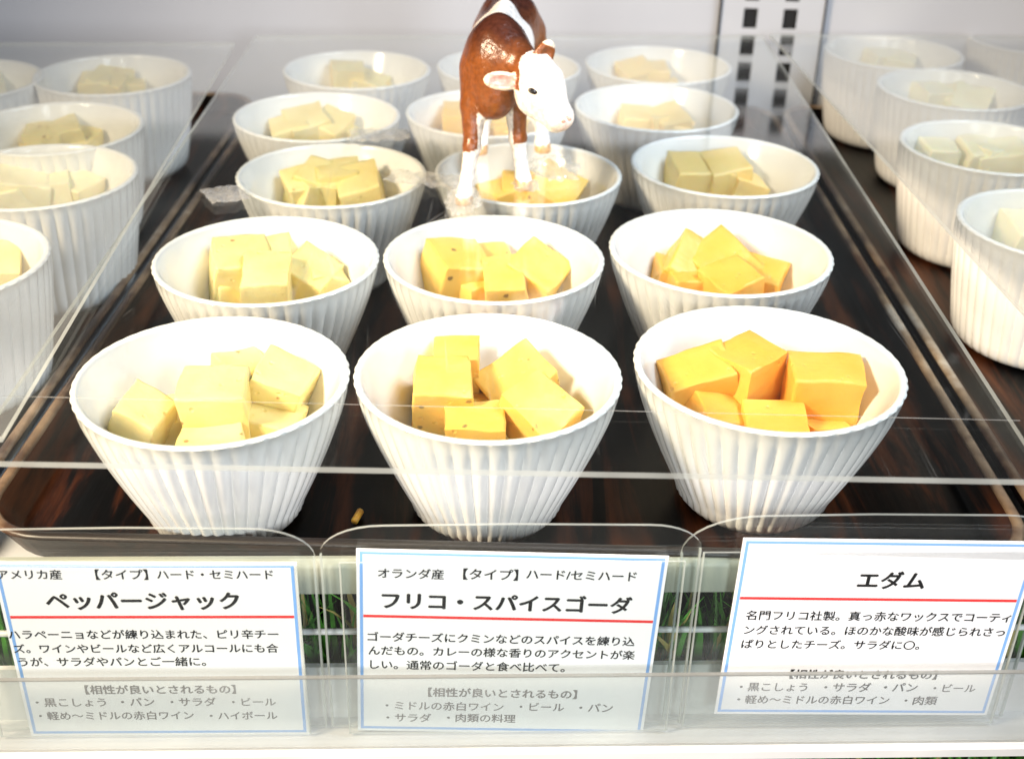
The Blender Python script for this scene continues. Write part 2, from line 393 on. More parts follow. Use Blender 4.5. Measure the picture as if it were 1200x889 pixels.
FLOOR = -5.5
make_tray('dark wood grain tray under the three columns of open white bowls', -17.75, 17.55, 31.0, 82.0, (0, 0, FLOOR))
make_tray('dark wood grain tray at the left edge under the deeper ribbed bowls', -54.0, -18.05, 29.0, 82.0, (0, 0, FLOOR))
make_tray('dark brown streaked tray at the right edge under deep ribbed bowls', 18.0, 54.0, 30.4, 82.4, (0, 0, FLOOR))


# ------------------------------------------------------------------ bowls
def bowl_mesh(name, Rr, Rb, H, flutes, amp, t=0.34):
    """fluted ramekin; rim plane at z=0, foot at z=-H"""
    seg = flutes * 8
    outer = []                                                   # (fraction down 0..1, extra radius, flute weight)
    nrow = 16
    for i in range(nrow + 1):
        s = i / nrow; rr = Rr - 0.06 + (Rb - Rr + 0.06) * (s ** 1.28)
        z = -0.16 - (H - 0.16 - 0.8) * s
        wgt = min(1.0, max(0.18, s * H / 0.8))
        outer.append((rr, z, wgt))
    for a in (25, 50, 75, 90):
        outer.append((Rb - 0.7 + 0.7 * math.cos(R(a)) - 0.05 * a / 90, -H + 0.8 - 0.8 * math.sin(R(a)), max(0, 1 - a / 80)))
    outer.append((Rb - 1.1, -H, 0)); outer.append((Rb - 1.25, -H + 0.12, 0)); 
    rim = [(Rr - t * 0.95, -0.10, 0), (Rr - t * 0.78, -0.025, 0.0), (Rr - t * 0.5, 0.0, 0.03), (Rr - t * 0.22, -0.025, 0.2), (Rr - 0.03, -0.085, 0.35)]
    inner = []
    Ri, Rbi, zi = Rr - t - 0.01, Rb - t - 0.15, -H + 0.45
    for i in range(11):
        s = i / 10; inner.append((Ri + (Rbi - Ri) * s, -0.18 + (zi + 0.55 + 0.18) * s, 0))
    for a in (20, 45, 70, 90):
        inner.append((Rbi - 0.6 + 0.6 * math.cos(R(a)), zi + 0.55 - 0.55 * math.sin(R(a)), 0))
    prof = inner[::-1] + rim + outer
    th = np.arange(seg) * 2 * math.pi / seg
    lobe = np.abs(np.sin(th * flutes / 2)) ** 0.8 - 0.68
    v = []
    for rr, z, wg in prof:
        r_ = rr + amp * wg * lobe * 1.0
        v += list(zip(r_ * np.cos(th), r_ * np.sin(th), np.full(seg, z)))
    f = []
    for k in range(len(prof) - 1):
        for i in range(seg):
            j = (i + 1) % seg; f.append((k * seg + i, k * seg + j, (k + 1) * seg + j, (k + 1) * seg + i))
    f.append(tuple(range(seg))); f.append(tuple(range((len(prof) - 1) * seg, len(prof) * seg))[::-1])
    o = mesh_obj(name, v, f, M['porcelain'], angle=50)
    bm = bmesh.new(); bm.from_mesh(o.data); bmesh.ops.recalc_face_normals(bm, faces=bm.faces); bm.to_mesh(o.data); bm.free()
    return o


proto_open = bowl_mesh('bowl', 4.5, 2.72, 5.52, 48, 0.11, 0.30)
proto_deep = bowl_mesh('ramekin', 4.5, 3.75, 5.76, 48, 0.12)
used = set()


def put_bowl(proto, label, c, group, scale=1.0, zrim=0.0, rz=0.0):
    if proto.name in used:
        o = proto.copy(); C.objects.link(o)
    else:
        o = proto; used.add(proto.name)
    o.location = Vector((c[0], c[1], zrim + ZO)) * S; o.scale = (scale, scale, 1.0); o.rotation_euler = (0, 0, rz)
    return tag(o, label, 'bowl', group)


ROWN = dict(A='front', B='second', C='third', D='fourth', E='back')
COLN = {'1': 'left', '2': 'middle', '3': 'right'}
centres = dict(A1=(-9.84, 34.19), A2=(-0.80, 34.92), A3=(8.75, 35.95), B1=(-9.92, 43.94), B2=(-0.85, 44.64), B3=(8.5, 45.9),
               C1=(-8.75, 53.94), C2=(0.55, 54.8), C3=(10.2, 56.6), D1=(-10.85, 62.99), D2=(-1.70, 64.4), D3=(7.75, 66.2),
               E1=(-9.9, 72.6), E2=(-0.66, 74.1), E3=(8.75, 75.5))
kindn = {'1': 'pale yellow', '2': 'golden', '3': 'orange'}
for k, c in centres.items():
    sc = 1.03 if k[1] == '3' else 1.0
    put_bowl(proto_open, f'white fluted bowl of {"amber yellow" if k in ("C3", "D3", "E3") else kindn[k[1]]} cheese cubes, {COLN[k[1]]} in the {ROWN[k[0]]} row', c,
             'open white bowls on the centre tray', sc, 0.0, random.uniform(0, 6.28))
deep = {}
for k, px, py, lab in (('a', 43, 204, 'deep ribbed white bowl second from the front on the left tray'),
                       ('b', -84, 303, 'deep ribbed white bowl nearest the camera on the left tray'),
                       ('c', 62, 148, 'deep ribbed white bowl third from the front on the left tray'),
                       ('d', 132, 86, 'deep ribbed white bowl at the back right of the left tray'),
                       ('e', -46, 92, 'deep ribbed white bowl cut by the left frame edge at the back'),
                       ('p', 1247, 262, 'deep ribbed white bowl nearest the camera on the right tray'),
                       ('q', 1160, 170, 'deep ribbed white bowl second from the front on the right tray'),
                       ('r', 1119, 103, 'deep ribbed white bowl third from the front on the right tray'),
                       ('s', 1047, 60, 'deep ribbed white bowl at the back left of the right tray'),
                       ('t', 1214, 46, 'deep ribbed white bowl cut by the right frame edge at the back')):
    P = at_z(px, py, 0.28); deep[k] = (P[0], P[1])
    put_bowl(proto_deep, lab, P, 'deep ribbed bowls on the side trays', 1.0, 0.28, random.uniform(0, 6.28))


# ------------------------------------------------------------------ cheese cubes
def cheese(name_label, size, pxz, rot, mat, group, bowl, at=None):
    n = 7; r = random.uniform(0.03, 0.06); hs = np.array(size) / 2
    tw = [random.uniform(-0.07, 0.07) for _ in range(6)]
    bmx = bmesh.new(); bmesh.ops.create_cube(bmx, size=2.0)
    bmesh.ops.subdivide_edges(bmx, edges=bmx.edges[:], cuts=n, use_grid_fill=True)
    off = Vector((random.uniform(0, 90), random.uniform(0, 90), 3))
    for v in bmx.verts:
        # concentrate loops near the edges, then round the corners
        c = Vector([math.copysign(min(1, 1 - (1 - abs(a)) ** 1.6), a) if abs(a) < 1 else a for a in v.co])
        p = Vector([c[i] * hs[i] for i in range(3)])
        q = Vector([max(-hs[i] + r, min(hs[i] - r, p[i])) for i in range(3)])
        d = p - q
        if d.length > 1e-6: p = q + d.normalized() * r
        fx, fy, fz = p.x / hs[0], p.y / hs[1], p.z / hs[2]
        p = Vector((p.x * (1 + tw[0] * fz + tw[1] * fy), p.y * (1 + tw[2] * fz + tw[3] * fx), p.z * (1 + tw[4] * fx + tw[5] * fy)))
        p += mnoise.noise_vector(p * 0.8 + off) * 0.11 + mnoise.noise_vector(p * 3.5 + off) * 0.028
        v.co = p * S
    Rm = Euler([R(a) for a in rot]).to_matrix(); top = max((Rm @ v.co).z for v in bmx.verts) / S
    z_ = min(pxz[2], -0.18 - top)                                 # stays under the cover sheet
    centre = np.array(at_z(pxz[0], pxz[1], z_))
    if at is not None: bowl = (at[:2], 0); centre = np.array(at, float)
    (bx_, by_), taper = bowl                                      # keep it inside the bowl's wall
    rin = 4.1 - taper * min(5.0, max(0, -z_ + 0.35 * size[2])) - 0.40 * (size[0] + size[1]) / 2
    dv = centre[:2] - (bx_, by_); L = np.hypot(*dv)
    if L > rin: centre[:2] = (bx_, by_) + dv * max(rin, 0.2) / L
    me = bpy.data.meshes.new('cheese_cube'); bmx.to_mesh(me); bmx.free(); me.materials.append(mat)
    me.polygons.foreach_set('use_smooth', np.ones(len(me.polygons), dtype=bool)); me.set_sharp_from_angle(angle=R(75))
    o = bpy.data.objects.new('cheese_cube', me); C.objects.link(o)
    place(o, None, centre, [R(a) for a in rot]); tag(o, name_label, 'cheese', group)
    return o


# px, py of the cube's middle, height below the rim, size, turn (x tilt, y tilt, yaw); label for the front bowls
FRONT = {
    'A3': ('edam', [
        (963, 456, -1.45, (2.55, 1.9, 2.0), (8, 2, -3), 'largest upright orange cheese cube at the right of the front right bowl'),
        (874, 440, -1.35, (2.1, 2.0, 2.2), (4, -4, 38), 'orange cheese cube with its corner forward, rearmost in the front right bowl'),
        (808, 446, -1.35, (2.5, 1.7, 1.9), (18, -12, 12), 'tilted orange cheese slab at the left of the front right bowl'),
        (836, 496, -2.5, (1.9, 1.9, 1.7), (14, 18, 25), 'low orange cheese cube below the tilted slab in the front right bowl'),
        (905, 510, -2.5, (2.1, 1.8, 1.7), (6, 0, -4), 'yellow orange cheese cube nearest the front rim of the front right bowl'),
        (958, 510, -2.9, (1.5, 1.6, 1.5), (0, 0, 18), 'small half hidden orange cheese cube under the largest one in the front right bowl')]),
    'A2': ('gouda', [
        (519, 462, -1.4, (2.05, 2.0, 2.2), (24, 2, 4), 'tall golden cheese cube at the left of the front middle bowl'),
        (527, 419, -1.25, (1.6, 1.5, 1.6), (8, 0, 2), 'golden cheese cube showing its top behind the tall left cube in the front middle bowl'),
        (616, 439, -1.3, (2.3, 1.9, 1.7), (28, -30, 28), 'golden cheese cube tilted like a diamond at the back of the front middle bowl'),
        (630, 487, -1.75, (2.2, 1.9, 1.7), (14, 24, -38), 'golden cheese cube with dark cumin specks at the right front of the front middle bowl'),
        (557, 508, -2.2, (2.0, 1.7, 1.6), (6, 0, 3), 'light golden cheese cube against the front rim of the front middle bowl'),
        (563, 476, -2.9, (1.7, 1.7, 1.7), (0, 0, 20), 'shaded golden cheese cube deep in the centre of the front middle bowl')]),
    'A1': ('jack', [
        (166, 496, -1.75, (1.7, 1.6, 2.0), (12, 22, -12), 'pale yellow cheese wedge leaning at the left of the front left bowl'),
        (257, 478, -1.45, (2.1, 1.8, 2.3), (10, -3, 3), 'large upright pale cheese cube in the centre of the front left bowl'),
        (338, 458, -1.2, (2.0, 1.9, 2.4), (12, 20, -8), 'pale cheese cube tipped to the right in the front left bowl'),
        (287, 440, -1.7, (1.7, 1.6, 1.6), (6, 12, 42), 'pale cheese cube wedged behind the tipped one in the front left bowl'),
        (209, 503, -2.7, (1.7, 1.7, 1.7), (0, 8, 30), 'low pale cheese cube between the left wedge and the upright cube'),
        (250, 529, -2.3, (2.2, 1.6, 1.4), (6, 0, 8), 'pale cheese cube hidden to its top by the front rim of the front left bowl'),
        (318, 503, -2.5, (1.9, 1.8, 1.7), (6, 10, -14), 'pale cheese cube under the tipped one in the front left bowl')]),
}
cols = dict(jack='pale yellow', gouda='golden', edam='orange', mild='amber yellow', pale='cream white')
for k, (mt, lst) in FRONT.items():
    for (px, py, z, sz, rt, lab) in lst:
        cheese(lab, sz, (px, py, z), rt, M[mt], f'{cols[mt]} cheese cubes', (centres[k], 0.33))
OTHER = {
    'B1': ('jack', [(266, 311, -1.5, 2.3, (14, 6, 18)), (328, 303, -1.6, 2.2, (24, -14, 8)), (313, 338, -1.6, 2.1, (16, 4, 4)), (362, 331, -1.9, 2.0, (10, 22, -20)), (271, 347, -2.6, 1.8, (0, 0, 30)), (394, 325, -2.0, 1.9, (10, 20, 30))]),
    'B2': ('gouda', [(524, 321, -1.6, 2.4, (12, 10, 28)), (570, 318, -2.0, 2.0, (6, 0, 20)), (592, 337, -1.8, 2.0, (20, -8, 4)), (628, 326, -1.8, 2.1, (10, 24, -24)), (556, 350, -2.5, 1.9, (4, 0, 40)), (598, 322, -2.7, 1.6, (0, 0, 10))]),
    'B3': ('edam', [(776, 301, -1.5, 2.2, (26, 24, -10)), (846, 307, -1.4, 2.6, (26, -20, 32)), (802, 339, -2.3, 1.9, (4, 6, 14)), (855, 346, -2.2, 2.2, (8, -8, 30)), (908, 330, -2.2, 1.9, (12, 8, -20)), (770, 325, -2.4, 1.8, (4, 10, 0))]),
    'C1': ('jack', [(338, 213, -1.7, 2.1, (20, -8, 24)), (368, 203, -1.6, 2.2, (20, 8, -12)), (396, 213, -1.6, 2.1, (10, 0, 12)), (425, 230, -1.7, 2.3, (16, -14, 8)), (362, 233, -2.0, 1.8, (6, 20, 40)), (440, 212, -2.3, 1.9, (0, 20, 5))]),
    'C2': ('gouda', [(690, 212, -1.8, 2.5, (20, 24, -16)), (654, 222, -2.2, 2.1, (10, 0, 18)), (610, 232, -2.3, 2.1, (4, 6, 5)), (575, 227, -2.4, 1.9, (0, -8, 30)), (640, 204, -2.7, 1.8, (0, 0, 10))]),
    'C3': ('mild', [(786, 203, -1.6, 2.2, (12, 6, 10)), (852, 198, -1.5, 2.3, (10, -10, 14)), (816, 204, -2.0, 2.0, (6, 14, 40)), (835, 221, -2.1, 2.2, (8, 0, -10)), (888, 216, -2.3, 1.9, (6, 14, 10))]),
    'D1': ('jack', [(312, 150, -1.9, 2.1, (14, -14, 18)), (352, 137, -1.5, 2.2, (16, -14, 24)), (342, 152, -2.1, 2.0, (4, 0, 6)), (390, 150, -1.9, 2.2, (10, 20, -20)), (424, 150, -2.3, 1.9, (0, 14, 10))]),
    'D2': ('gouda', [(517, 141, -1.6, 2.4, (8, 0, 4)), (560, 147, -2.0, 2.1, (8, 6, 24)), (602, 146, -2.1, 2.1, (8, 14, -20)), (630, 142, -2.2, 2.0, (4, 0, 12))]),
    'D3': ('mild', [(738, 145, -2.0, 2.1, (6, 4, 6)), (795, 141, -1.9, 2.0, (10, -8, 20)), (768, 147, -2.2, 2.0, (0, 0, 30)), (822, 143, -2.4, 1.9, (6, 10, -12))]),
    'E1': ('jack', [(402, 90, -1.6, 2.2, (8, 0, 14)), (442, 92, -2.0, 2.1, (6, 14, -10)), (420, 95, -2.2, 1.9, (0, 0, 40)), (470, 90, -2.3, 1.8, (0, 16, 10))]),
    'E2': ('gouda', [(565, 86, -1.8, 2.1, (8, 0, 18)), (600, 86, -1.9, 2.2, (8, 10, -10)), (640, 86, -1.8, 2.1, (6, -10, 20))]),
    'E3': ('mild', [(716, 79, -1.7, 2.0, (10, -10, 20)), (756, 81, -1.8, 2.2, (4, 0, 4)), (738, 84, -2.1, 1.9, (0, 0, 30)), (795, 82, -2.4, 1.8, (0, 12, 0))]),
    'a': ('pale', [(22, 224, -1.4, 2.4, (10, 10, 20)), (60, 226, -1.8, 2.2, (6, -8, 10)), (104, 218, -1.8, 2.1, (10, 10, -20)), (-10, 218, -1.9, 2.2, (0, 0, 30))]),
    'b': ('jack', [(14, 312, -1.8, 2.3, (10, 10, 14)), (-30, 318, -2.0, 2.3, (0, 0, 30)), (-14, 300, -2.3, 2.0, (6, 0, 0))]),
    'c': ('jack', [(46, 156, -1.7, 2.2, (6, 0, 10)), (84, 152, -1.6, 2.2, (10, -12, 20)), (116, 148, -2.0, 2.0, (10, 8, -10)), (20, 158, -2.2, 1.9, (0, 0, 30))]),
    'd': ('jack', [(92, 94, -1.6, 2.1, (6, 0, 8)), (126, 93, -1.6, 2.3, (8, 4, -6)), (165, 92, -2.0, 2.0, (4, 10, 20))]),
    'e': ('pale', [(5, 96, -1.6, 2.2, (8, 0, 10)), (-30, 98, -1.8, 2.1, (0, 10, 30))]),
    'p': ('pale', [(1194, 276, -1.8, 2.6, (6, 4, 10)), (1240, 284, -1.6, 2.3, (10, -10, 30)), (1226, 262, -2.0, 2.2, (0, 0, 0))]),
    'q': ('pale', [(1098, 186, -1.2, 1.8, (6, 0, 6)), (1140, 190, -1.5, 2.2, (14, 10, 20)), (1182, 186, -1.5, 2.4, (10, -10, -10)), (1160, 176, -1.7, 2.2, (0, 10, 30))]),
    'r': ('pale', [(1080, 112, -1.5, 2.0, (6, 0, 14)), (1124, 112, -1.3, 2.3, (16, -10, 20)), (1166, 112, -1.3, 2.5, (20, 10, -20))]),
    's': ('pale', [(1020, 66, -1.6, 2.1, (6, 0, 14)), (1062, 66, -1.6, 2.2, (6, 10, -12))]),
    't': ('pale', [(1190, 52, -1.6, 2.1, (6, 0, 14)), (1224, 52, -1.6, 2.2, (6, 10, -12))]),
}
ORD = ['first', 'second', 'third', 'fourth', 'fifth', 'sixth']
DEEPN = dict(a='second bowl of the left tray', b='nearest bowl of the left tray', c='third bowl of the left tray', d='back right bowl of the left tray',
             e='back bowl at the left frame edge', p='nearest bowl of the right tray', q='second bowl of the right tray', r='third bowl of the right tray',
             s='back left bowl of the right tray', t='back bowl at the right frame edge')
for k, (mt, lst) in OTHER.items():
    bn = DEEPN[k] if len(k) == 1 else f'{ROWN[k[0]]} row {COLN[k[1]]} bowl'
    order = sorted(range(len(lst)), key=lambda i: lst[i][0])
    for i, (px, py, z, s_, rt) in enumerate(lst):
        q = order.index(i)
        pos = 'leftmost' if q == 0 else ('rightmost' if q == len(lst) - 1 else f'{ORD[q]} from left')
        sz = [s_ * random.uniform(0.88, 1.08) for _ in range(3)]
        cheese(f'{cols[mt]} cheese cube, {pos} in the {bn}', sz, (px, py, z), rt, M[mt], f'{cols[mt]} cheese cubes', (deep[k], 0.12) if len(k) == 1 else (centres[k], 0.33))


# ------------------------------------------------------------------ clear cover sheets lying on the rims
def sheet(label, outline, z0, th, sag=None, name='clear_cover_sheet', mat='cover'):
    """outline: quad corners (front-left, front-right, back-right, back-left) + optional chamfer; gridded so that it can sag"""
    fl, fr_, br, bl = [np.array(p, float) for p in outline]
    nx, ny = 28, 36; v = []
    for lev in (0, 1):
        for j in range(ny + 1):
            for i in range(nx + 1):
                a, c = i / nx, j / ny
                p = (fl * (1 - a) + fr_ * a) * (1 - c) + (bl * (1 - a) + br * a) * c
                z = z0 + th * lev + (sag(a, c) if sag else 0)
                v.append((p[0], p[1], z))
    n1 = (nx + 1) * (ny + 1); f = []; m = []
    idx = lambda l, i, j: l * n1 + j * (nx + 1) + i
    for j in range(ny):
        for i in range(nx):
            f.append((idx(1, i, j), idx(1, i + 1, j), idx(1, i + 1, j + 1), idx(1, i, j + 1))); m.append(0)
            f.append((idx(0, i, j), idx(0, i, j + 1), idx(0, i + 1, j + 1), idx(0, i + 1, j))); m.append(0)
    for i in range(nx):
        f.append((idx(0, i, 0), idx(0, i + 1, 0), idx(1, i + 1, 0), idx(1, i, 0))); m.append(1)
        f.append((idx(0, i + 1, ny), idx(0, i, ny), idx(1, i, ny), idx(1, i + 1, ny))); m.append(1)
    for j in range(ny):
        f.append((idx(0, 0, j + 1), idx(0, 0, j), idx(1, 0, j), idx(1, 0, j + 1))); m.append(1)
        f.append((idx(0, nx, j), idx(0, nx, j + 1), idx(1, nx, j + 1), idx(1, nx, j))); m.append(1)
    o = mesh_obj(name, v, f, [M[mat], M['edge']], fm=m, angle=40)
    return tag(o, label, 'cover sheet', 'clear acrylic cover sheets')


PZ = 0.06
sheet('clear acrylic sheet over the middle bowls with the toy calf standing on it', [(-15.6, 28.45), (15.6, 28.8), (16.55, 82.6), (-17.35, 79.2)], PZ, 0.19,
      None)
yl = at_z(640, 479, 0.26)[1]; b = MB(); b.box(-15.9, 15.9, yl - 0.018, yl + 0.018, PZ + 0.192, PZ + 0.197); o = b.build('pale_line', M['tape'], bpy.data.objects['clear_cover_sheet']); o.location = (0, 0, 0)  # thin pale hazy ribbon laid across the middle sheet
sheet('clear acrylic sheet covering the bowls of the left tray', [(-52, 28.0), (-14.75, 29.2), (-17.95, 75.7), (-55, 72)], 0.42, 0.19, mat='side_cover')
sheet('clear acrylic sheet covering the bowls of the right tray', [(18.9, 31.0), (56, 33.0), (53, 84 + 0), (16.75, 81.5)], 0.42, 0.19, mat='side_cover')


# ------------------------------------------------------------------ calf figurine
def surface_nets(vol, o, h):
    ins = vol < 0
    nx, ny, nz = vol.shape
    acc = np.zeros((nx - 1, ny - 1, nz - 1, 3)); cnt = np.zeros((nx - 1, ny - 1, nz - 1))
    cs = [(a, b_, c) for a in (0, 1) for b_ in (0, 1) for c in (0, 1)]
    sl = lambda a, arr: arr[a[0]:a[0] + nx - 1, a[1]:a[1] + ny - 1, a[2]:a[2] + nz - 1]
    for p in cs:
        for q in cs:
            if sum(abs(p[i] - q[i]) for i in range(3)) != 1 or p > q: continue
            va, vb = sl(p, vol), sl(q, vol); cr = (va < 0) != (vb < 0)
            t = np.where(cr, va / np.where(cr, va - vb, 1), 0)
            for i in range(3): acc[..., i] += np.where(cr, p[i] + t * (q[i] - p[i]), 0)
            cnt += cr
    act = cnt > 0; ids = np.full(act.shape, -1); ids[act] = np.arange(act.sum())
    ijk = np.argwhere(act); verts = (ijk + acc[act] / cnt[act][:, None]) * h + o
    faces = []
    for ax in range(3):
        a1, a2 = (ax + 1) % 3, (ax + 2) % 3
        s0 = [slice(None)] * 3; s1 = [slice(None)] * 3; s0[ax] = slice(0, -1); s1[ax] = slice(1, None)
        A, B = ins[tuple(s0)], ins[tuple(s1)]
        for pos in np.argwhere(A != B):
            if pos[a1] == 0 or pos[a2] == 0 or pos[a1] >= ids.shape[a1] or pos[a2] >= ids.shape[a2]: continue
            e1 = np.zeros(3, int); e1[a1] = 1; e2 = np.zeros(3, int); e2[a2] = 1
            q = [ids[tuple(pos)], ids[tuple(pos - e1)], ids[tuple(pos - e1 - e2)], ids[tuple(pos - e2)]]
            if min(q) < 0: continue
            faces.append(q if A[tuple(pos)] else q[::-1])
    return verts, faces


def calf():
    h = 0.06
    lo = np.array([-3.3, 47.3, -0.1]); hi = np.array([3.3, 61.0, 8.9])
    g = [np.arange(lo[i], hi[i], h) for i in range(3)]
    X, Y, Z = np.meshgrid(*g, indexing='ij'); P = np.stack([X, Y, Z], -1)

    def cone(a, b, ra, rb, sq=(1, 1, 1)):
        a = np.array(a, float); b = np.array(b, float); sq = np.array(sq)
        q = (P - a) / sq; d = (b - a) / sq; t = np.clip((q @ d) / (d @ d), 0, 1)
        return np.linalg.norm(q - t[..., None] * d, axis=-1) - (ra + (rb - ra) * t)

    def ell(c, rad, rot=None):
        q = P - np.array(c, float)
        if rot is not None: q = q @ np.array(rot)
        rad = np.array(rad); k0 = np.linalg.norm(q / rad, axis=-1); k1 = np.linalg.norm(q / rad ** 2, axis=-1)
        return k0 * (k0 - 1) / np.maximum(k1, 1e-6)

    def sm(a, b, k):
        hh = np.clip(0.5 + 0.5 * (b - a) / k, 0, 1); return b + (a - b) * hh - k * hh * (1 - hh)

    # trunk
    body = ell((-1.05, 52.2, 5.55), (1.45, 1.95, 1.95))
    body = sm(body, ell((-0.85, 54.6, 5.55), (1.5, 2.4, 1.75)), 0.8)
    body = sm(body, ell((-0.55, 57.0, 6.0), (1.5, 1.9, 1.75)), 0.8)
    body = sm(body, cone((-0.95, 52.0, 7.2), (-0.55, 57.4, 7.5), 0.35, 0.4), 0.6)
    body = sm(body, ell((-1.05, 51.0, 4.5), (0.85, 0.8, 1.1)), 0.6)          # brisket
    body = sm(body, cone((-0.5, 58.6, 7.4), (-0.45, 59.3, 5.2), 0.3, 0.22), 0.3)   # tail
    body = sm(body, cone((-0.75, 51.6, 6.3), (0.25, 50.4, 5.9), 1.1, 0.75), 0.7)   # neck
    # legs: list of (chain)
    legs = {
        'fr': [(-1.75, 51.9, 5.3, 0.85), (-1.95, 51.3, 3.9, 0.60), (-2.0, 50.75, 2.25, 0.36), (-2.18, 50.2, 1.0, 0.30), (-2.25, 49.9, 0.45, 0.36), (-2.3, 49.65, 0.12, 0.40)],
        'fl': [(-0.3, 52.5, 5.2, 0.8), (-0.15, 52.2, 3.9, 0.55), (0.0, 52.1, 2.25, 0.36), (0.18, 52.0, 1.0, 0.30), (0.28, 51.85, 0.45, 0.36), (0.34, 51.65, 0.12, 0.40)],
        'hr': [(-1.3, 57.2, 5.6, 1.0), (-1.55, 56.7, 3.9, 0.62), (-1.55, 57.6, 2.35, 0.36), (-1.7, 57.0, 0.9, 0.28), (-1.8, 56.7, 0.42, 0.34), (-1.85, 56.5, 0.12, 0.40)],
        'hl': [(0.25, 57.4, 5.6, 1.0), (0.75, 57.0, 3.9, 0.62), (1.05, 58.0, 2.35, 0.38), (1.18, 57.5, 0.9, 0.30), (1.22, 57.2, 0.42, 0.36), (1.24, 57.0, 0.12, 0.42)],
    }
    dl = {}
    for k, ch in legs.items():
        d = None
        for (x0, y0, z0, r0), (x1, y1, z1, r1) in zip(ch, ch[1:]):
            c = cone((x0, y0, z0), (x1, y1, z1), r0, r1); d = c if d is None else sm(d, c, 0.12)
        kx, ky, kz, kr = ch[2]; d = sm(d, ell((kx, ky - 0.02, kz), (kr * 1.12, kr * 1.15, kr * 1.2)), 0.15)
        dl[k] = d; body = sm(body, d, 0.35)
    # head, turned to the calf's left and lowered
    ax = np.array([1.25, -1.0, -2.2]); ax /= np.linalg.norm(ax)
    si = np.cross(ax, (0, 0, 1)); si /= np.linalg.norm(si); upv = np.cross(si, ax)
    rot = np.stack([ax, si, upv], 1)
    head = ell((0.88, 49.75, 5.42), (1.12, 0.95, 0.98), rot)
    head = sm(head, cone((1.0, 49.65, 5.2), (1.70, 49.0, 4.3), 0.86, 0.56), 0.4)
    head = sm(head, ell((1.74, 48.95, 4.18), (0.56, 0.68, 0.52), rot), 0.18)              # muzzle
    head = sm(head, ell((0.45, 49.75, 4.85), (0.85, 0.55, 0.6), rot), 0.4)            # cheek
    head = sm(head, cone((0.5, 49.75, 4.55), (1.5, 49.15, 3.85), 0.42, 0.34), 0.35)   # jaw
    head = sm(head, ell((0.62, 50.0, 6.1), (0.45, 0.5, 0.35)), 0.35)                    # poll
    def headpt(a, s, u_): return np.array((0.88, 49.75, 5.42)) + a * ax + s * si + u_ * upv
    # ears
    e1d = np.array((-1.0, -0.15, 0.08)); e1d /= np.linalg.norm(e1d); e1n = np.array((-0.15, -0.93, 0.33)); e1n -= e1d * (e1n @ e1d); e1n /= np.linalg.norm(e1n)
    r1 = np.stack([e1d, np.cross(e1n, e1d), e1n], 1); c1 = np.array((-0.72, 49.55, 5.5))
    ear1 = ell(c1, (0.80, 0.40, 0.18), r1)
    cut1 = ell(c1 + e1n * 0.2 + e1d * 0.02, (0.6, 0.25, 0.17), r1)
    ear1 = sm(ear1, cone((0.25, 49.8, 5.55), (-0.2, 49.65, 5.5), 0.3, 0.2), 0.15)
    ear1 = -sm(-ear1, cut1, 0.06)
    e2d = np.array((0.42, 0.1, 0.9)); e2d /= np.linalg.norm(e2d); e2n = np.array((0.40, -0.88, 0.1)); e2n -= e2d * (e2n @ e2d); e2n /= np.linalg.norm(e2n)
    r2 = np.stack([e2d, np.cross(e2n, e2d), e2n], 1); c2 = np.array((0.98, 50.0, 6.45)); ear2 = ell(c2, (0.74, 0.46, 0.20), r2)
    ear2 = -sm(-ear2, ell(c2 + e2n * 0.2, (0.5, 0.24, 0.15), r2), 0.06)
    vol = sm(body, head, 0.35); vol = np.minimum(vol, 9); vol = sm(vol, ear1, 0.1); vol = sm(vol, ear2, 0.12)
    # eye socket and nostril dents
    eyep = np.array((0.50, 49.02, 5.22)); 
    vol = np.maximum(vol, -(np.linalg.norm((P - (2.02, 48.5, 4.28)) / (1, 1, 0.8), axis=-1) - 0.10))
    vol = np.maximum(vol, 0.0 - Z)
    verts, faces = surface_nets(vol, lo, h)

    def samp(D):
        i = np.clip(((verts - lo) / h).round().astype(int), 0, np.array(D.shape) - 1); return D[i[:, 0], i[:, 1], i[:, 2]]
    hd, bd, d1, d2 = samp(head), samp(body), samp(ear1), samp(ear2)
    legd = {k: samp(v) for k, v in dl.items()}
    x, y, z = verts.T
    wob = np.array([mnoise.noise(Vector((a * 1.3, b * 1.3, c * 1.3))) for a, b, c in verts]) * 0.45
    brown = np.array((0.20, 0.058, 0.012)); dark = np.array((0.055, 0.016, 0.009)); white = np.array((0.84, 0.79, 0.72)); tan = np.array((0.55, 0.33, 0.16)); pinkc = np.array((0.62, 0.27, 0.22)); cream = np.array((0.80, 0.66, 0.50))
    col = np.tile(brown, (len(verts), 1))
    mixd = np.clip((z - 5.9 + wob) / 1.3, 0, 1)[:, None]  # darker brown towards the back, with shade painted into the coat colour
    col = col * (1 - mixd) + dark * mixd
    band = (y > 52.25 + wob * 0.8 + 0.3 * np.clip(6.8 - z, 0, 2)) & (y < 54.7 + wob + 0.2 * np.clip(6.8 - z, 0, 2))
    col[band] = white
    col[(z < 4.3 + wob) & (y > 53.0)] = white
    for k, xc in (('fr', -1.95), ('fl', -0.05)):
        near = (legd[k] < 0.12) & (z < 4.4)
        sgn = 1 if k == 'fr' else -1
        col[near & (z < 2.15 + wob * 0.6)] = white
        col[near & (z < 3.8) & (sgn * (x - xc) > 0.18 + 0.15 * wob)] = white
    hind = ((legd['hr'] < 0.12) | (legd['hl'] < 0.12)) & (z < 4.2); col[hind] = white
    col[z < 0.62] = np.where(z[z < 0.62, None] < 0.42 + 0.3 * wob[z < 0.62, None], tan, white)
    isface = (hd < bd - 0.05) | ((hd < 0.12) & (x > -0.05 + wob * 0.3) & (y < 50.6))
